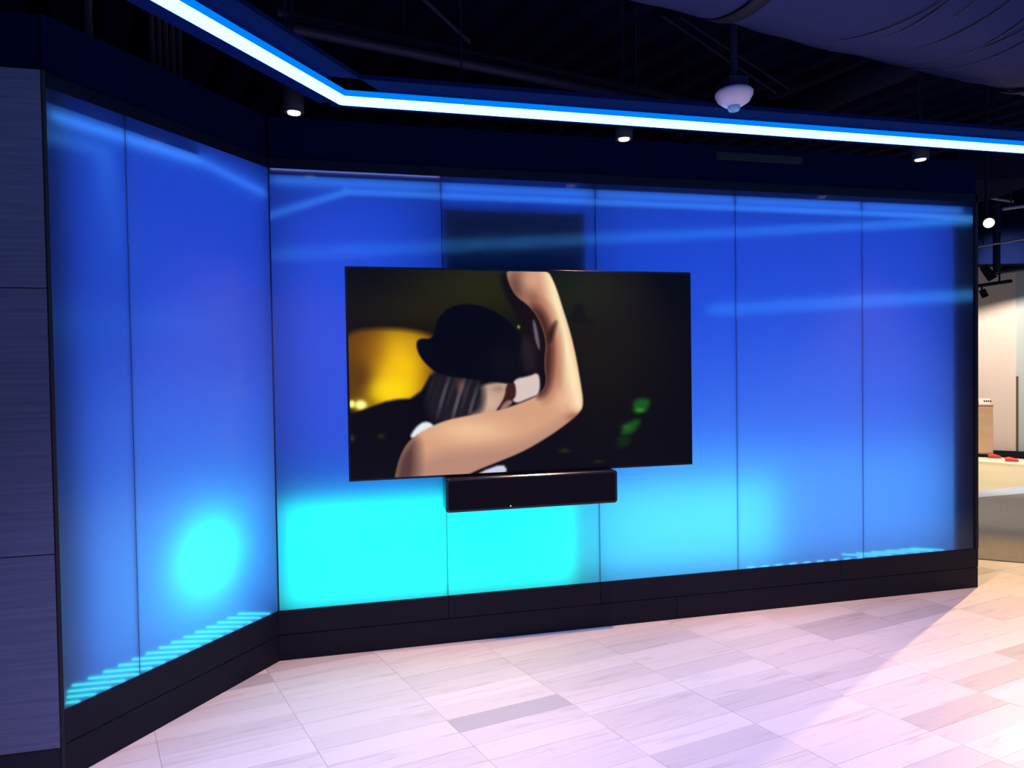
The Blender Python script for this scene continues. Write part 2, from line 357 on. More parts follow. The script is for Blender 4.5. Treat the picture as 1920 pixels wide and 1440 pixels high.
# row of LED tape at the foot of the panels: each light is shaped as a glint streak
for i in range(17):
    x = 0.06+i*0.0600; L = min(0.22, x-0.005)
    sheet(wa, x-L, x, 0.0, 0.005, 3.2, (0.02, 0.75, 0.85), 0.0, rotz=math.radians(19)).location = (x-L*0.475, 0.0062, ZB+0.004+L*0.163)
for i in range(9):
    x = 2.66+i*0.095
    sheet(wb, x, x+0.05, 0.0, 0.005, 2.2, (0.08, 0.75, 0.9), 0.0).location = (x+0.025, 0.0062, ZB+0.005)
for i in range(7):
    x = 3.50+i*0.105; L = 0.26
    sheet(wb, x-L/2, x+L/2, 0.0, 0.0045, 2.2, (0.05, 0.75, 0.85), 0.0, rotz=math.radians(7.0)).location = (min(x, 4.0)-0.06, 0.0062, ZB+0.006+L*0.055)
# light strips along the head of the panels for the bright band
HEAD_BAND = (0.05, 0.30, 1.0)
sheet(wa, 0.01, 0.66, 2.404, 2.420, 2.8, HEAD_BAND, 0.030, rotz=math.radians(-1.2))
sheet(wa, 0.66, 1.06, 2.384, 2.400, 1.8, HEAD_BAND, 0.030, rotz=math.radians(8.0))
for a_, b_ in zip(SE, SE[1:]): sheet(wb, a_+0.01, min(b_-0.01, 4.22), 2.432, 2.448, 1.6, HEAD_BAND, 0.030)  # added to strengthen the line light's reflected band on the back wall
for r_, n_, xa, xb in ((wa, 'glow_baffle', 0.005, 0.655), (wb, 'glow_baffle', 0.01, 4.29)):
    q = MB(); z_ = 2.438 if r_ is wa else 2.462; q.box(xa, xb, 0.0065, 0.12, z_, z_+0.004); q.build(n_, MAT['edge'], r_)  # unseen baffle added to give the head band a sharp upper edge
# LED leak under the plinth
l = sheet(wb, 1.15, 1.78, 0.0, 0.004, 1.2, (0.15, 0.45, 1.0), 0.0, tilt=math.radians(25)); l.location = (1.465, -0.0075, 0.005)

def onb(px, py): d = ray(px, py); return CAM+d*((0.01-CAM.y)/d.y)
va, vb = onb(1342, 284), onb(1504, 309)
q = MB(); q.box(va.x, vb.x, 0.002, 0.0095, vb.z, va.z); vo = q.build('vent_cover', MAT['black'], wb, bevel=0.002)
for k in range(4):
    zz = vb.z+(va.z-vb.z)*(k+0.7)/4.4; q = MB(); q.box(va.x+0.02, vb.x-0.02, -0.001, 0.0015, zz-0.006, zz+0.002); q.build('louvre', MAT['strap'], vo)
# ------------------------------------------------------------------ grey wood wall on the left
wl = struct(empty('wall_left', (-0.6555, -0.872, 0)), 'grey wood-grain panelled wall at the left edge')
q = MB(); q.box(-2.6, -0.004, 0.020, 0.16, 0.0, 2.548); q.build('wall_core', MAT['black'], wl)
zs = [0.124, 0.829, 1.783, 2.556]
for k, (xa, xb) in enumerate(((-1.2, 0.0), (-2.4, -1.203))):
    for a, b in zip(zs, zs[1:]):
        q = MB(); q.box(xa, xb, -0.002, 0.018, a+0.0018, b-0.0018); q.build('wood_panel', MAT['wood'], wl, bevel=0.001)
q = MB(); q.box(-2.6, -0.005, 0.003, 0.019, 0.0, 0.123); q.build('toe_kick', MAT['black'], wl)
q = MB(); q.box(-2.6, 0.02, 0.03, 0.16, 2.56, 2.76); q.build('bulkhead', MAT['soot'], wl)

# ------------------------------------------------------------------ television
TX, TZ, TW, TH = 0.364, 1.4561, 1.90, 1.09
tv = tag(empty('television', (TX+TW/2, -0.005, TZ)), 'large black flat television on the blue wall showing a person in a hat', 'television')
q = MB(); q.box(-TW/2, TW/2, -0.085, -0.045, -TH/2, TH/2); q.build('frame', mat('tv_frame', (0.006, 0.006, 0.012), 0.25, spec=0.5), tv, bevel=0.004)
q = MB(); q.box(-TW/2+0.25, TW/2-0.25, -0.0445, -0.028, -0.42, 0.42); q.build('back_cover', MAT['black'], tv, bevel=0.006)
q = MB(); q.box(-0.35, 0.35, -0.0275, 0.004, -0.25, 0.25); q.build('wall_mount', MAT['trim'], tv)

def lin(c): c = np.asarray(c, float)/255.0; return np.where(c <= 0.04045, c/12.92, ((c+0.055)/1.055)**2.4)
def tv_picture(W, H):
    """A concert scene, as flat colour per screen point: hat, hair, raised bent arm, yellow stage light."""
    src = np.array([(80, 84), (1798, 112), (1803, 1058), (100, 1148)], float)     # measured screen corners
    dst = np.array([(0, 0), (1, 0), (1, 1), (0, 1)], float); A = []
    for (x, y), (u, v) in zip(dst, src):
        A.append([x, y, 1, 0, 0, 0, -u*x, -u*y, -u]); A.append([0, 0, 0, x, y, 1, -v*x, -v*y, -v])
    Hm = np.linalg.svd(np.array(A))[2][-1].reshape(3, 3)
    gx, gy = np.meshgrid(np.linspace(0, 1, W), np.linspace(0, 1, H))
    d = Hm[2, 0]*gx+Hm[2, 1]*gy+Hm[2, 2]; X = (Hm[0, 0]*gx+Hm[0, 1]*gy+Hm[0, 2])/d; Y = (Hm[1, 0]*gx+Hm[1, 1]*gy+Hm[1, 2])/d
    def chaikin(P, n=2):
        P = np.array(P, float)
        for _ in range(n):
            Q = np.roll(P, -1, 0); P = np.stack([P*0.75+Q*0.25, P*0.25+Q*0.75], 1).reshape(-1, 2)
        return P
    def poly(P, soft=6, smooth=2):
        P = chaikin(P, smooth) if smooth else np.array(P, float)
        ins = np.zeros(X.shape, bool); dist = np.full(X.shape, 1e9)
        for (x0, y0), (x1, y1) in zip(P, np.roll(P, -1, 0)):
            if y0 != y1:
                c = ((y0 > Y) != (y1 > Y)) & (X < (x1-x0)*(Y-y0)/(y1-y0)+x0); ins ^= c
            dx, dy = x1-x0, y1-y0; L2 = dx*dx+dy*dy+1e-9
            t = np.clip(((X-x0)*dx+(Y-y0)*dy)/L2, 0, 1); dist = np.minimum(dist, np.hypot(X-x0-t*dx, Y-y0-t*dy))
        s = np.where(ins, dist, -dist); return np.clip(s/(2*soft)+0.5, 0, 1)
    def blob(cx, cy, rx, ry=None, p=2.0): ry = ry or rx; return np.exp(-(((X-cx)/rx)**2+((Y-cy)/ry)**2)**(p/2))
    img = np.zeros((H, W, 3)); img[:] = (5, 5, 14)
    def over(m, c):
        nonlocal img
        img = img*(1-m[..., None])+np.asarray(c, float)*m[..., None]
    over(0.75*blob(760, 180, 420, 200), (48, 46, 10)); over(0.6*blob(420, 300, 300, 130), (42, 34, 12))
    over(0.6*blob(1260, 210, 230, 170), (14, 38, 14)); over(0.5*blob(1330, 560, 230, 330), (30, 24, 8)); over(0.3*blob(1500, 500, 200, 300), (14, 22, 12))
    m = poly([(80, 400), (250, 385), (440, 400), (560, 440), (560, 560), (440, 745), (300, 790), (190, 800), (60, 790), (50, 500)], 18)
    over(m, (96, 58, 8)); over(m*blob(340, 600, 150, 230, 3), (250, 196, 8)); over(m*blob(290, 700, 120, 70, 3), (255, 214, 10))
    over(m*0.5*blob(200, 500, 90, 90), (150, 86, 8)); over(m*0.55*blob(150, 650, 60, 100), (70, 38, 6)); over(m*0.5*blob(430, 470, 80, 60), (215, 160, 20))
    over(poly([(1215, 265), (1270, 255), (1275, 330), (1330, 350), (1320, 370), (1180, 345), (1215, 325)], 10), (7, 9, 12))
    over(blob(150, 775, 48, 34), (190, 160, 20)); over(blob(148, 772, 30, 24, 4), (255, 255, 160)); over(blob(104, 768, 17, 20, 4), (250, 250, 140))
    over(poly([(80, 830), (190, 785), (300, 745), (430, 738), (520, 590), (640, 640), (560, 840), (420, 930), (320, 1170), (80, 1170)], 8, 1), (4, 5, 13))
    over(0.8*blob(250, 930, 18, 14), (40, 48, 24)); over(0.8*blob(104, 940, 14, 18), (50, 64, 40))
    # face, collar, hair
    over(poly([(740, 670), (890, 650), (905, 700), (850, 770), (830, 830), (700, 850), (690, 740)], 10), (196, 160, 140))
    over(0.6*blob(840, 690, 30, 18), (150, 110, 90)); over(0.5*blob(800, 760, 40, 40), (220, 190, 165))
    over(poly([(915, 640), (1000, 625), (1045, 600), (1050, 715), (1000, 735), (915, 770), (905, 700)], 6), (218, 196, 190))
    over(poly([(880, 660), (925, 650), (930, 740), (880, 750), (830, 830), (815, 815), (870, 740)], 5), (60, 26, 26))
    over(0.7*poly([(880, 745), (920, 750), (880, 790), (840, 800)], 6), (206, 160, 150))
    st = 0.5+0.5*np.sin(X*0.16+Y*0.05+1.2*np.sin(Y*0.011)); st2 = 0.55+0.45*np.sin(X*0.075+Y*0.028+1.7)
    hair = poly([(500, 590), (640, 610), (765, 640), (770, 790), (700, 830), (560, 870), (505, 850), (470, 780)], 22)
    over(hair, (26, 23, 32)); over(hair*0.55*st*st2*blob(640, 740, 130, 120, 3), (150, 138, 145)); over(hair*0.5*blob(650, 675, 22, 38), (150, 96, 84))
    over(poly([(385, 945), (430, 875), (480, 850), (525, 880), (470, 925)], 7), (232, 236, 240))
    # far forearm in shade
    over(poly([(840, 105), (935, 100), (985, 250), (1025, 310), (1055, 470), (1050, 620), (1010, 600), (960, 450), (935, 320), (870, 215)], 10), (20, 11, 16))
    over(0.8*poly([(1010, 330), (1030, 360), (1050, 470), (1045, 500), (1022, 440)], 6), (128, 112, 124))
    over(0.7*poly([(945, 430), (1010, 430), (1030, 600), (960, 610)], 18), (40, 30, 40))
    # arm
    arm = poly([(315, 1175), (330, 1080), (365, 985), (430, 915), (560, 852), (700, 822), (840, 800), (960, 758), (1050, 718), (1085, 660), (1070, 560), (1085, 450), (1045, 330), (990, 265), (930, 225), (890, 150), (880, 80), (1080, 80), (1125, 160), (1165, 290), (1200, 400), (1228, 520), (1248, 640), (1268, 770), (1240, 815), (1170, 872), (1080, 935), (960, 1005), (830, 1058), (700, 1110), (600, 1175)], 5, 2)
    over(arm, (214, 160, 128))
    over(arm*0.95*poly([(1060, 60), (1130, 100), (1200, 380), (1290, 800), (1200, 800), (1150, 450), (1080, 180)], 28), (255, 232, 186))
    over(arm*0.85*poly([(990, 230), (1090, 250), (1150, 420), (1150, 620), (1110, 740), (1040, 760)], 32), (168, 104, 82)); over(arm*0.9*poly([(980, 250), (1065, 280), (1118, 420), (1112, 640), (1075, 725), (1020, 740)], 20), (66, 32, 28))
    over(arm*0.8*blob(930, 170, 60, 110), (86, 50, 46)); over(arm*0.7*blob(1010, 240, 45, 60), (126, 78, 62)); over(arm*0.6*blob(1000, 140, 50, 50), (226, 170, 140))
    over(arm*0.8*poly([(1085, 400), (1140, 330), (1120, 420), (1095, 470)], 12), (30, 14, 16))
    over(arm*0.7*blob(700, 900, 190, 60), (248, 206, 160)); over(arm*0.5*blob(1180, 740, 60, 60), (250, 205, 165))
    over(arm*0.75*poly([(330, 1170), (500, 1010), (700, 1000), (960, 960), (1240, 800), (1240, 900), (760, 1180)], 40), (176, 130, 116))
    over(arm*0.85*poly([(310, 1180), (320, 1050), (370, 970), (430, 930), (440, 1050), (420, 1180)], 40), (66, 40, 42))
    over(arm*0.6*blob(1230, 830, 50, 20), (130, 70, 60))
    over(poly([(745, 1108), (860, 1066), (885, 1100), (860, 1125), (740, 1130)], 6, 1), (205, 205, 228))
    # hat
    hat = poly([(425, 470), (440, 435), (515, 440), (528, 350), (570, 295), (640, 262), (740, 265), (850, 312), (915, 370), (955, 430), (945, 520), (920, 610), (920, 668), (800, 650), (700, 640), (560, 625), (500, 590), (445, 530)], 6)
    over(hat, (4, 5, 18)); over(hat*0.4*blob(860, 560, 90, 80), (14, 18, 22)); over(blob(942, 378, 7, 9), (120, 180, 40))
    # green stage lights on the right
    for P, c, k in (([(1512, 738), (1605, 735), (1590, 790), (1520, 820)], (24, 104, 30), .8), ([(1490, 850), (1560, 835), (1520, 915), (1440, 925)], (24, 92, 28), .8), ([(1435, 925), (1510, 925), (1490, 980), (1430, 985)], (14, 44, 14), .8)):
        over(k*poly(P, 14), c)
    over(0.8*blob(1550, 795, 26, 12), (50, 150, 40)); over(0.6*blob(1480, 880, 24, 16), (40, 120, 34))
    over(0.7*blob(1170, 1000, 28, 12), (44, 58, 14)); over(0.6*blob(1340, 1055, 28, 10), (36, 54, 12))
    return lin(np.clip(img, 0, 255))
NW, NH = 400, 226
SW, SH = TW-0.022, TH-0.024
pic = tv_picture(NW, NH)
xs = np.linspace(-SW/2, SW/2, NW); zs_ = np.linspace(SH/2, -SH/2, NH)
gx, gz = np.meshgrid(xs, zs_); V = np.stack([gx, np.full_like(gx, -0.0862), gz], -1).reshape(-1, 3)
I = np.arange(NW*NH).reshape(NH, NW); Q = np.stack([I[:-1, :-1], I[1:, :-1], I[1:, 1:], I[:-1, 1:]], -1).reshape(-1, 4)
me = bpy.data.meshes.new('screen'); me.from_pydata(V.tolist(), [], Q.tolist())
ca = me.color_attributes.new('picture', 'FLOAT_COLOR', 'POINT')
ca.data.foreach_set('color', np.concatenate([pic.reshape(-1, 3), np.ones((NW*NH, 1))], 1).astype(np.float32).ravel())
sm = mat('tv_screen', (0.004, 0.004, 0.006), 0.22, spec=0.12); nt = sm.node_tree
at = nt.nodes.new('ShaderNodeAttribute'); at.attribute_name = 'picture'
nt.links.new(at.outputs['Color'], nt.nodes['Principled BSDF'].inputs['Emission Color']); nt.nodes['Principled BSDF'].inputs['Emission Strength'].default_value = 1.0
me.materials.append(sm); so = link('screen', me, tv); so['label'] = 'lit screen with a hatted person raising a bent bare arm'

# ------------------------------------------------------------------ soundbar
sb = tag(empty('soundbar', (1.316, -0.008, 0.822)), 'black soundbar mounted on the wall just under the television', 'soundbar')
def rrect(w2, h2, r, n=6):
    P = []
    for cx, cz, a0 in ((w2-r, h2-r, 0), (-w2+r, h2-r, 90), (-w2+r, -h2+r, 180), (w2-r, -h2+r, 270)):
        for k in range(n+1): a = math.radians(a0+90*k/n); P.append((cx+r*math.cos(a), cz+r*math.sin(a)))
    return P
def rslab(w2, h2, r, y0, y1, inset=0.0):
    q = MB(); P = rrect(w2, h2, r); n = len(P); vs = [(x, y1, z) for x, z in P]+[(x, y0+inset, z) for x, z in P]
    k = 1-inset/w2; kz = 1-inset/h2; vs += [(x*k, y0, z*kz) for x, z in P]
    fs = [list(range(n)), list(range(2*n, 3*n))]
    for a in (0, n): fs += [(a+i, a+(i+1)%n, a+n+(i+1)%n, a+n+i) for i in range(n)]
    q.add(vs, fs); return q
rslab(0.470, 0.089, 0.018, -0.140, -0.022, 0.006).build('body', mat('soundbar_shell', (0.006, 0.007, 0.02), 0.22, spec=0.6), sb)
q = rslab(0.455, 0.076, 0.012, -0.1425, -0.1402, 0.001).build('grille', noise_tint(mat('speaker_cloth', (0.006, 0.006, 0.012), 0.8, spec=0.1), (200, 200, 200), 0.4), sb)
q = MB(); q.box(-0.30, 0.30, -0.0215, 0.007, -0.06, 0.06); q.build('wall_bracket', MAT['trim'], sb)
q = MB(); q.lathe([(0.003, 0), (0.003, 0.002)], n=10); o = q.build('status_light', emis('led_dot', (0.7, 0.85, 1.0), 2.0), sb, loc=(-0.13, -0.143, -0.070)); o.rotation_euler = (PI/2, 0, 0)
o['label'] = 'tiny white status light'

# ------------------------------------------------------------------ LED line light hung from the ceiling
LZ = 2.60
P0 = Vector((0.376, -0.717, LZ)); P2 = Vector((5.45, -0.705, LZ)); P1 = Vector((-1.00, -2.56, LZ)); P3 = Vector((-0.63, -5.49, 3.0)); P4 = Vector((6.89, -2.34, 3.0))
ld = tag(empty('led_line_light', (0.376, -0.717, LZ)), 'glowing blue-white LED line light bent over the room, hung below the ceiling', 'light')
def bar(q, a, b, offs, z0, z1, mi=0, ext=0.0):
    """box beam between a and b, between lateral offsets offs[0..1]"""
    a, b = Vector(a), Vector(b); d = (b-a).normalized(); n = Vector((-d.y, d.x, 0)); a = a-d*ext; b = b+d*ext
    P = [a+n*offs[0], b+n*offs[0], b+n*offs[1], a+n*offs[1]]
    q.prism([(p.x, p.y) for p in P], z0, z1, mi)
def relb(v): return Vector(v)-P0
lb = tag(empty('led_line_light', P4), 'straight blue LED line light crossing the room in front of the blue wall', 'light')
segs = [(ld, P1, P0), (ld, P0, P2), (lb, P4, P3)]
for own, a, b in segs:
    a, b = a-own.location, b-own.location; d = (b-a).normalized()
    q = MB(); q.tube([a+Vector((0, 0, -0.010)), b+Vector((0, 0, -0.010))], 0.0255, 16); q.build('lens', MAT['lens'] if own is ld else MAT['lens_far'], own)
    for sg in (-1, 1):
        q = MB(); bar(q, a, b, (sg*0.024, sg*0.037), -0.008, 0.0118); q.build('halo_bar', MAT['halo_glow'], own)  # glowing bars added to imitate the blue bloom fringe of the lens
    q = MB(); bar(q, a, b, (-0.030, 0.030), 0.031, 0.07, ext=0.0); q.build('channel', MAT['trim'], own)
    q = MB(); bar(q, a, b, (-0.15, 0.15), 0.012, 0.03, ext=0.05); q.build('halo_plate', MAT['navy'], own)  # plate added so the strip's light spreads on it as a halo
    L = (b-a).length
    for t in (((0.4, 1.98) if b.length < 0.01 else (0.5, 1.3)) if own is ld else (0.5, 3.5, 7.5)):
        p = a+d*t; q = MB(); q.tube([p+Vector((0, 0, 0.075)), p+Vector((0, 0, CZ-own.location.z))], 0.004, 6); q.build('hanger_rod', MAT['pipe'], own)
# far line lights that show only as reflections in the glass
for nm, a, b, lb in (('led_line_light', (7.2, -8.6, 2.6), (10.9, -5.3, 2.6), 'far blue LED line light over the hall to the right'),
                 ('led_line_light', (13.0, -2.6, 2.6), (12.1, 2.1, 2.6), 'distant blue LED line light beyond the wall end')):
    a, b = Vector(a), Vector(b); o = tag(empty(nm, a), lb, 'light')
    q = MB(); q.tube([Vector(), b-a], 0.04, 12); q.build('lens', MAT['lens_far'], o)
    q = MB(); bar(q, Vector(), b-a, (-0.05, 0.05), 0.03, 0.06); q.build('channel', MAT['trim'], o)
    for f_ in (0.1, 0.9):
        p = (b-a)*f_; q = MB(); q.tube([p+Vector((0, 0, 0.06)), p+Vector((0, 0, CZ-2.6))], 0.004, 6); q.build('hanger_rod', MAT['pipe'], o)

# ------------------------------------------------------------------ downlights
def downlight(x, y, z, label):
    t = tag(empty('downlight', (x, y, z)), label, 'light', 'downlights along the blue wall')
    q = MB(); q.lathe([(0.027, 0.006), (0.038, 0.0), (0.043, 0.004), (0.043, 0.16), (0.036, 0.17), (0.012, 0.172)], n=24); q.build('body', MAT['black'], t)
    q = MB(); q.lathe([(0.010, -0.001), (0.027, -0.002), (0.028, 0.005)], n=24); q.build('lens', MAT['warmlens'], t)
    q = MB(); q.tube([(0, 0, 0.172), (0, 0, CZ-z)], 0.008, 8); q.build('stem', MAT['pipe'], t)
downlight(0.17, -0.49, 2.60, 'black ceiling downlight with warm lamp, left of the three, beside the line-light bend')
downlight(1.73, -0.43, 2.60, 'black ceiling downlight with warm lamp, middle of the three above the television')
downlight(3.50, -0.41, 2.60, 'black ceiling downlight with warm lamp, right of the three near the wall end')

# ------------------------------------------------------------------ ceiling sensor
p = onz(1376, 181, 2.65)
t = tag(empty('ceiling_sensor', p), 'round white ceiling sensor hanging on a dark pole above the line light', 'sensor')
q = MB(); q.lathe([(0.018, -0.045), (0.040, -0.040), (0.066, -0.024), (0.080, 0.0), (0.082, 0.014), (0.074, 0.024), (0.02, 0.026)], n=32); q.build('dome', MAT['white'], t)
q = MB(); q.lathe([(0.012, -0.066), (0.022, -0.062), (0.027, -0.052), (0.027, -0.043)], n=20); q.build('eye', mat('sensor_eye', (0.30, 0.62, 0.85), 0.15, spec=0.6), t)
q = MB(); q.box(-0.045, 0.045, -0.045, 0.045, 0.0265, 0.075); q.build('junction_box', MAT['pipe'], t, bevel=0.004)
q = MB(); q.tube([(0, 0, 0.075), (0, 0, CZ-p.z)], 0.016, 10); q.build('pole', MAT['pipe'], t)

# ------------------------------------------------------------------ large wrapped duct, upper right
TH_ = math.radians(11.1); dt = Vector((math.cos(TH_), math.sin(TH_), 0)); dn = Vector((-dt.y, dt.x, 0)); DR, DZ, DQ = 0.42, 3.05, -1.53
DZ = 3.3
dorg = dn*DQ+Vector((0, 0, DZ))
du = tag(empty('air_duct', (dorg.x, dorg.y, DZ)), 'large grey wrapped air duct under the ceiling at upper right', 'duct')
q = MB(); nseg, nr = 140, 40; rng = random.Random(3)
vs = []; fs = []
for i in range(nseg+1):
    s_ = -0.6+i*(6.6/nseg)
    for j in range(nr):
        a = 2*PI*j/nr
        rr = DR+0.006*math.sin(3*a+s_*2.1)+0.004*math.sin(s_*7+2*a)+0.003*math.sin(s_*19+5*a)
        v = dt*s_+dn*rr*math.cos(a)+Vector((0, 0, rr*math.sin(a))); vs.append(v)
for i in range(nseg):
    for j in range(nr): fs.append((i*nr+j, i*nr+(j+1)%nr, (i+1)*nr+(j+1)%nr, (i+1)*nr+j))
q.add(vs, fs, 0, True); q.build('wrap', MAT['duct'], du)
def ringband(s0, s1, r, name, m, skew=0.0, a0=0, a1=360, thick=0.006, n=36):
    q = MB(); A = [math.radians(a0+(a1-a0)*k/n) for k in range(n+1)]; vs = []
    for rr in (r, r+thick):
        for k, a in enumerate(A):
            for s_ in (s0, s1): vs.append(dt*(s_+skew*(k/n-0.5))+dn*rr*math.cos(a)+Vector((0, 0, rr*math.sin(a))))
    m_ = 2*(n+1); fs = []
    for k in range(n):
        b_ = 2*k; fs += [(m_+b_, m_+b_+1, m_+b_+3, m_+b_+2), (b_, b_+2, b_+3, b_+1), (b_, m_+b_, m_+b_+2, b_+2), (b_+1, b_+3, m_+b_+3, m_+b_+1)]
    q.add(vs, fs, 0, True); return q.build(name, m, du)
for s_ in (1.66, 3.62): ringband(s_, s_+0.07, DR+0.004, 'strap', MAT['strap'])
rng = random.Random(11)
for k in range(9):
    s_ = 2.35+0.135*k+rng.uniform(-.03, .03)
    ringband(s_, s_+0.007, DR+0.001, 'crease', MAT['crease'], skew=rng.uniform(-0.5, -0.3), a0=200+rng.uniform(-15, 30), a1=300+rng.uniform(-20, 15), thick=0.004, n=18)
for s_ in (0.8, 3.655, 5.2):
    q = MB(); q.tube([dt*s_+dn*(DR+0.01)+Vector((0, 0, 0.05)), dt*s_+dn*(DR+0.01)+Vector((0, 0, CZ-DZ))], 0.006, 6); q.build('hanger', MAT['strap'], du)

# ------------------------------------------------------------------ plenum pipes, rods, flex duct
def pipe_thing(name, pts, r, m, label, cat='pipe', group=None, n=10, hang=None):
    o = tag(empty(name, pts[0]), label, cat, group); a = Vector(pts[0])
    q = MB(); q.tube([Vector(p)-a for p in pts], r, n); q.build('tube', m, o)
    for p in (hang or []):
        p = Vector(p); q = MB(); q.tube([p-a+Vector((0, 0, r*0.8)), Vector((p.x-a.x, p.y-a.y, CZ-a.z))], 0.005, 6); q.build('hanger', MAT['pipe'], o)
    return o
za = onz(520, 22, 3.2); zb = onz(1420, 214, 3.2)
pipe_thing('conduit', [za, zb], 0.022, MAT['pipe'], 'upper of two long dark conduits behind the line light', hang=[za.lerp(zb, .2), za.lerp(zb, .8)])
za = onz(540, 50, 3.12); zb = onz(1400, 226, 3.12)
pipe_thing('conduit', [za, zb], 0.030, MAT['pipe'], 'lower, thicker of two long dark conduits behind the line light', hang=[za.lerp(zb, .3), za.lerp(zb, .7)])
def brace(x0, y0, x1, y1, z0, z1, r, label):
    a = onz(x0, y0, z0); b = onz(x1, y1, z1); return pipe_thing('brace_rod', [a, b], r, MAT['pipe'], label, 'rod')
brace(1240, 28, 1455, 174, 3.7, 3.25, 0.011, 'slanting dark brace rod left of the white ceiling sensor pole')
brace(1276, 32, 1480, 167, 3.7, 3.25, 0.011, 'slanting dark brace rod crossing behind the white ceiling sensor pole')
brace(770, -25, 880, 78, 3.3, 3.24, 0.012, 'short violet-tinged rod above the middle of the line light')
# flexible duct elbow
pts = [onz(1410, 205, 3.62), onz(1470, 215, 3.57), onz(1530, 190, 3.57), onz(1600, 158, 3.59), onz(1680, 126, 3.62), onz(1720, 105, 3.66)]
cr = []
for i in range(len(pts)-1):
    p0, p1, p2, p3 = pts[max(i-1, 0)], pts[i], pts[i+1], pts[min(i+2, len(pts)-1)]
    for k in range(14):
        t_ = k/14; cr.append(0.5*((2*p1)+(p2-p0)*t_+(2*p0-5*p1+4*p2-p3)*t_*t_+(3*p1-p0-3*p2+p3)*t_**3))
fd = tag(empty('flex_duct', cr[0]), 'dark ribbed flexible duct curving below the big wrapped duct', 'duct')
q = MB(); q.tube([c-cr[0] for c in cr], 0.075, 16, radii=[0.112 if i % 2 else 0.10 for i in range(len(cr))]); q.build('hose', mat('flex_foil', (0.024, 0.028, 0.075), 0.9, 0.0, spec=0.0), fd)
e_ = cr[-1]-cr[0]; q = MB(); q.tube([e_, e_+Vector((0.05, 0.02, CZ-cr[-1].z))], 0.01, 6); q.build('hanger', MAT['pipe'], fd)
# vertical conduit drop at upper left
p = onz(168, 104, 3.0)
pipe_thing('drop_pipe', [(p.x, p.y, 2.99), (p.x, p.y, CZ)], 0.018, mat('grey_pipe', (0.14, 0.14, 0.17), 0.5), 'short vertical grey pipe above the angled wall', 'pipe')
# bundle of vertical conduits left of the bend
for k in range(5):
    px = 287+k*13; p = onz(px, 152+k*7, 2.95)
    pipe_thing('riser_conduit', [(p.x, p.y, 2.93), (p.x, p.y, CZ)], 0.012, mat('riser_paint', (0.10, 0.085, 0.10), 0.6), ['first', 'second', 'third', 'fourth', 'fifth'][k]+' from the left of five thin vertical conduits above the angled wall', 'pipe', 'row of riser conduits')

# ------------------------------------------------------------------ hall beyond the wall end
A_ = Vector((9.68, 4.854, 0)); B_ = Vector((9.997, 4.549, 0)); wd = (B_-A_).normalized(); wnn = Vector((wd.y, -wd.x, 0)); 
if wnn.dot(CAM-A_) < 0: wnn = -wnn
hang_ = math.atan2(wd.y, wd.x)
wf = struct(empty('wall_far', A_, hang_), 'cream far wall of the hall beyond the wall end')
q = MB(); q.box(-2.5, 0.44, 0.0, 0.15, 0.0, CZ); q.build('cream_panel', noise_tint(mat('cream_paint', (0.82, 0.74, 0.68), 0.8), (3, 3, 3), 0.04), wf)
q = MB(); q.box(0.4405, 3.0, 0.02, 0.15, 0.0, CZ); q.build('pale_blue_panel', mat('pale_blue_paint', (0.55, 0.66, 0.68), 0.5), wf)
q = MB(); q.box(0.441, 0.47, -0.012, 0.0195, 0.131, 1.25); q.build('corner_strip', mat('brown_strip', (0.16, 0.10, 0.07), 0.6), wf)
q = MB(); q.box(-2.5, 3.0, -0.03, -0.001, 0.0, 0.13); q.build('skirting', MAT['black'], wf)
def wallpt(px, py, off=0.0):
    d = ray(px, py); P = A_+wnn*off; t_ = ((P-CAM).dot(wnn))/d.dot(wnn); h = CAM+d*t_
    return (h-A_).dot(wd), h.z
# cabinet against the far wall
x0, zt = wallpt(1835, 758, 0.30); x1, _ = wallpt(1862, 758, 0.30); x0 = x1-0.62
cb = tag(empty('cabinet', A_+wd*((x0+x1)/2)+wnn*0.19, hang_), 'light wood cabinet against the cream far wall', 'cabinet')
W2 = (x1-x0)/2
q = MB(); q.box(-W2, W2, -0.12, 0.155, 0.10, zt-0.02); q.build('body', noise_tint(mat('light_wood', (0.62, 0.44, 0.29), 0.5), (2, 2, 18), 0.15), cb, bevel=0.004)
q = MB(); q.box(-W2-0.01, W2+0.01, -0.13, 0.156, zt-0.019, zt); q.build('top', mat('cabinet_top', (0.66, 0.50, 0.36), 0.5), cb, bevel=0.003)
for sx in (-1, 1):
    q = MB(); q.box(min(0, sx*W2)+0.006, max(0, sx*W2)-0.006, -0.134, -0.121, 0.12, zt-0.04); dr = q.build('door', bpy.data.materials['light_wood'], cb, bevel=0.003)
    q = MB(); q.box(sx*0.03-0.005, sx*0.03+0.005, -0.15, -0.135, 0.45, 0.58); q.build('handle', MAT['trim'], dr)
q = MB(); q.box(-W2+0.02, W2-0.02, -0.09, 0.15, 0.0, 0.099); q.build('toe_kick', MAT['black'], cb)
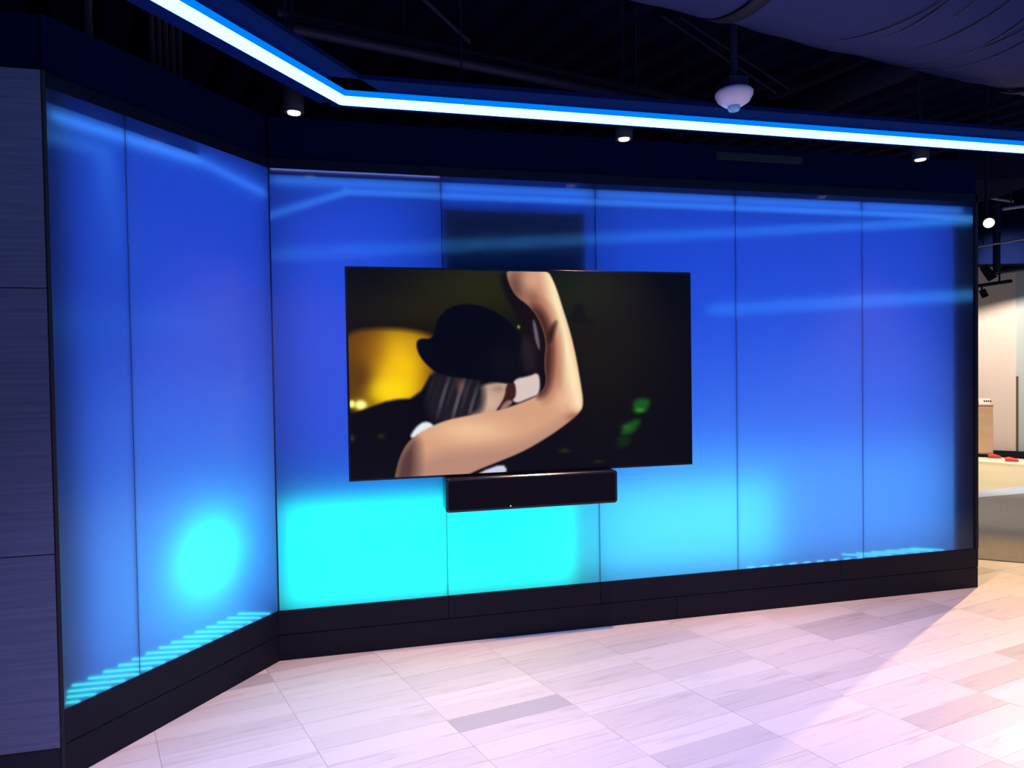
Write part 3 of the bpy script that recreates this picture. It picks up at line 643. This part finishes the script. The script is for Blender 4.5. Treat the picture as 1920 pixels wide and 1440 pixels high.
# folded white card with dark print on the cabinet
cx0, _ = wallpt(1838, 755, 0.20); cx1, _ = wallpt(1853, 755, 0.20)
cbase = A_+wd*((cx0+cx1)/2)+wnn*0.22
ccd = tag(empty('paper_card', (cbase.x, cbase.y, zt), hang_), 'small white printed card lying on the light wood cabinet', 'card')
wc = (cx1-cx0)/2+0.02
q = MB(); q.add([(-wc, -0.02, 0.001), (wc, -0.02, 0.001), (wc, 0.03, 0.085), (-wc, 0.03, 0.085), (-wc, 0.08, 0.001), (wc, 0.08, 0.001)], [(0, 1, 2, 3), (3, 2, 5, 4)]); q.build('card', mat('white_card', (0.85, 0.85, 0.85), 0.6), ccd)
q = MB()
for k in range(4): q.add([(-wc+0.06+k*0.025, -0.0155+0.012, 0.030), (-wc+0.078+k*0.025, -0.0155+0.012, 0.030), (-wc+0.078+k*0.025, 0.0115, 0.056), (-wc+0.06+k*0.025, 0.0115, 0.056)], [(0, 1, 2, 3)])
q.build('print', MAT['black'], ccd)
# two small red things on the kerb in front of the far wall
for k, (px, py, lb) in enumerate(((1864, 857, 'small red shoe-like item by the far wall, nearer the cabinet'), (1896, 863.5, 'small bright red shoe-like item by the far wall, right of the other'))):
    p = onz(px, py+3, 0.051)
    t = tag(empty('red_item', (p.x, p.y, 0.051), hang_), lb, 'item', 'red items by the far wall')
    q = MB(); q.tube([(-0.07, 0, 0.035), (-0.03, 0, 0.042), (0.02, 0, 0.034), (0.07, 0, 0.024), (0.085, 0, 0.02)], 0.03, 12, radii=[0.026, 0.034, 0.030, 0.022, 0.010]); q.build('upper', mat('red_cloth', (0.55+0.15*k, 0.06, 0.06), 0.6), t)
    q = MB(); q.box(-0.085, 0.09, -0.03, 0.03, 0.0, 0.009); q.build('sole', MAT['white'], t, bevel=0.003)
# spotlights, rails and pipes of the hall ceiling
def vpt(px, py, depth): return CAM+ray(px, py)*depth
sp = vpt(1854, 418, 5.6)
t = tag(empty('spotlight', sp), 'lit warm ceiling spotlight just beyond the wall end', 'spotlight', 'hall spotlights')
ax = (Vector((CAM.x+1.5, CAM.y, 0.6))-sp).normalized(); q = MB(); q.tube([-ax*0.16, -ax*0.02, ax*0.0], 0.05, 20, radii=[0.035, 0.05, 0.05]); q.build('head', MAT['black'], t)
q = MB(); q.tube([ax*0.001, ax*0.006], 0.040, 20); q.build('lens', MAT['warmlens'], t)
q = MB(); q.tube([-ax*0.1+Vector((0, 0, 0.03)), -ax*0.1+Vector((0, 0, CZ-sp.z))], 0.012, 8); q.build('stem', MAT['pipe'], t)
sp2 = vpt(1853, 512, 8.0)
t = tag(empty('spotlight', sp2), 'unlit dark spotlight head tilted above the cream wall', 'spotlight', 'hall spotlights')
R_ = rgt; U_ = upv; ax = (U_*0.8-R_*0.45+fwd*0.2).normalized()
q = MB(); q.tube([ax*0.10, ax*0.02, -ax*0.09], 0.05, 16, radii=[0.042, 0.05, 0.052]); q.build('head', MAT['black'], t)
q = MB(); q.tube([R_*0.09, R_*0.09+Vector((0, 0, CZ-sp2.z))], 0.03, 8); q.build('bracket', MAT['pipe'], t)
q = MB(); q.tube([Vector(), R_*0.09], 0.012, 8); q.build('pivot', MAT['pipe'], t)
sp3 = vpt(1841, 551, 8.0)
t = tag(empty('spotlight', sp3), 'small dark spotlight head hanging under the rail at the wall end', 'spotlight', 'hall spotlights')
q = MB(); q.tube([Vector((0, 0, 0.05)), Vector((0.03, -0.02, -0.04))], 0.035, 14); q.build('head', MAT['black'], t)
q = MB(); q.tube([Vector((0, 0, 0.05)), Vector((0, 0, 0.11))], 0.01, 8); q.build('stem', MAT['pipe'], t)
a = vpt(1800, 541, 8.05); b = vpt(1896, 527, 8.05); c = vpt(1874, 529, 8.05)
t = tag(empty('track_rail', a), 'dark lighting track hung in front of the cream wall', 'rail')
q = MB(); q.tube([Vector(), b-a], 0.022, 8); q.build('track', MAT['black'], t)
q = MB(); q.tube([c-a, c-a+Vector((0, 0, CZ-c.z))], 0.010, 8); q.build('drop_rod', MAT['pipe'], t)
for (x0, y0, x1, y1, dp, r, m, lb) in ((1846, 370, 1900, 378, 7.0, 0.012, 'palepipe', 'short pale pipe above the lit hall spotlight'),
                                   (1800, 468, 1925, 447, 7.6, 0.012, 'palepipe', 'long thin pale pipe below the lit hall spotlight'),
                                   (1880, 392, 1925, 386, 5.3, 0.012, 'palepipe', 'pale pipe at the right edge above the hall'),
                                   (1870, 509, 1930, 500, 9.5, 0.05, 'pipe', 'dark beam pipe at the top of the cream wall')):
    a = vpt(x0, y0, dp); b = vpt(x1, y1, dp)
    pipe_thing('hall_pipe', [a, b], r, MAT[m], lb, hang=[a.lerp(b, .35)])
# dark bulkhead across the hall ceiling
a = vpt(1780, 480, 9.2); b = vpt(1960, 470, 9.2)
t = tag(empty('ceiling_beam', a), 'dark boxed beam across the hall ceiling above the cream wall', 'beam')
q = MB(); bar(q, Vector(), Vector((b.x-a.x, b.y-a.y, 0)), (-0.02, 0.3), -0.12, CZ-a.z, ext=0.8); q.build('box', MAT['soot'], t)
a = vpt(1802, 343, 6.0); b = vpt(1930, 316, 6.0)
t = tag(empty('flat_duct', a), 'flat dark rectangular duct over the wall end', 'duct')
q = MB(); bar(q, Vector(), Vector((b.x-a.x, b.y-a.y, 0)), (-0.1, 0.7), 0.0, 0.30, ext=0.1); q.build('box', mat('dark_duct_paint', (0.016, 0.018, 0.06), 0.95, spec=0.0), t)
q = MB(); q.tube([(b-a)*0.5+Vector((0, 0, 0.28)), Vector(((b-a).x*0.5, (b-a).y*0.5, CZ-a.z))], 0.006, 6); q.build('hanger', MAT['pipe'], t)
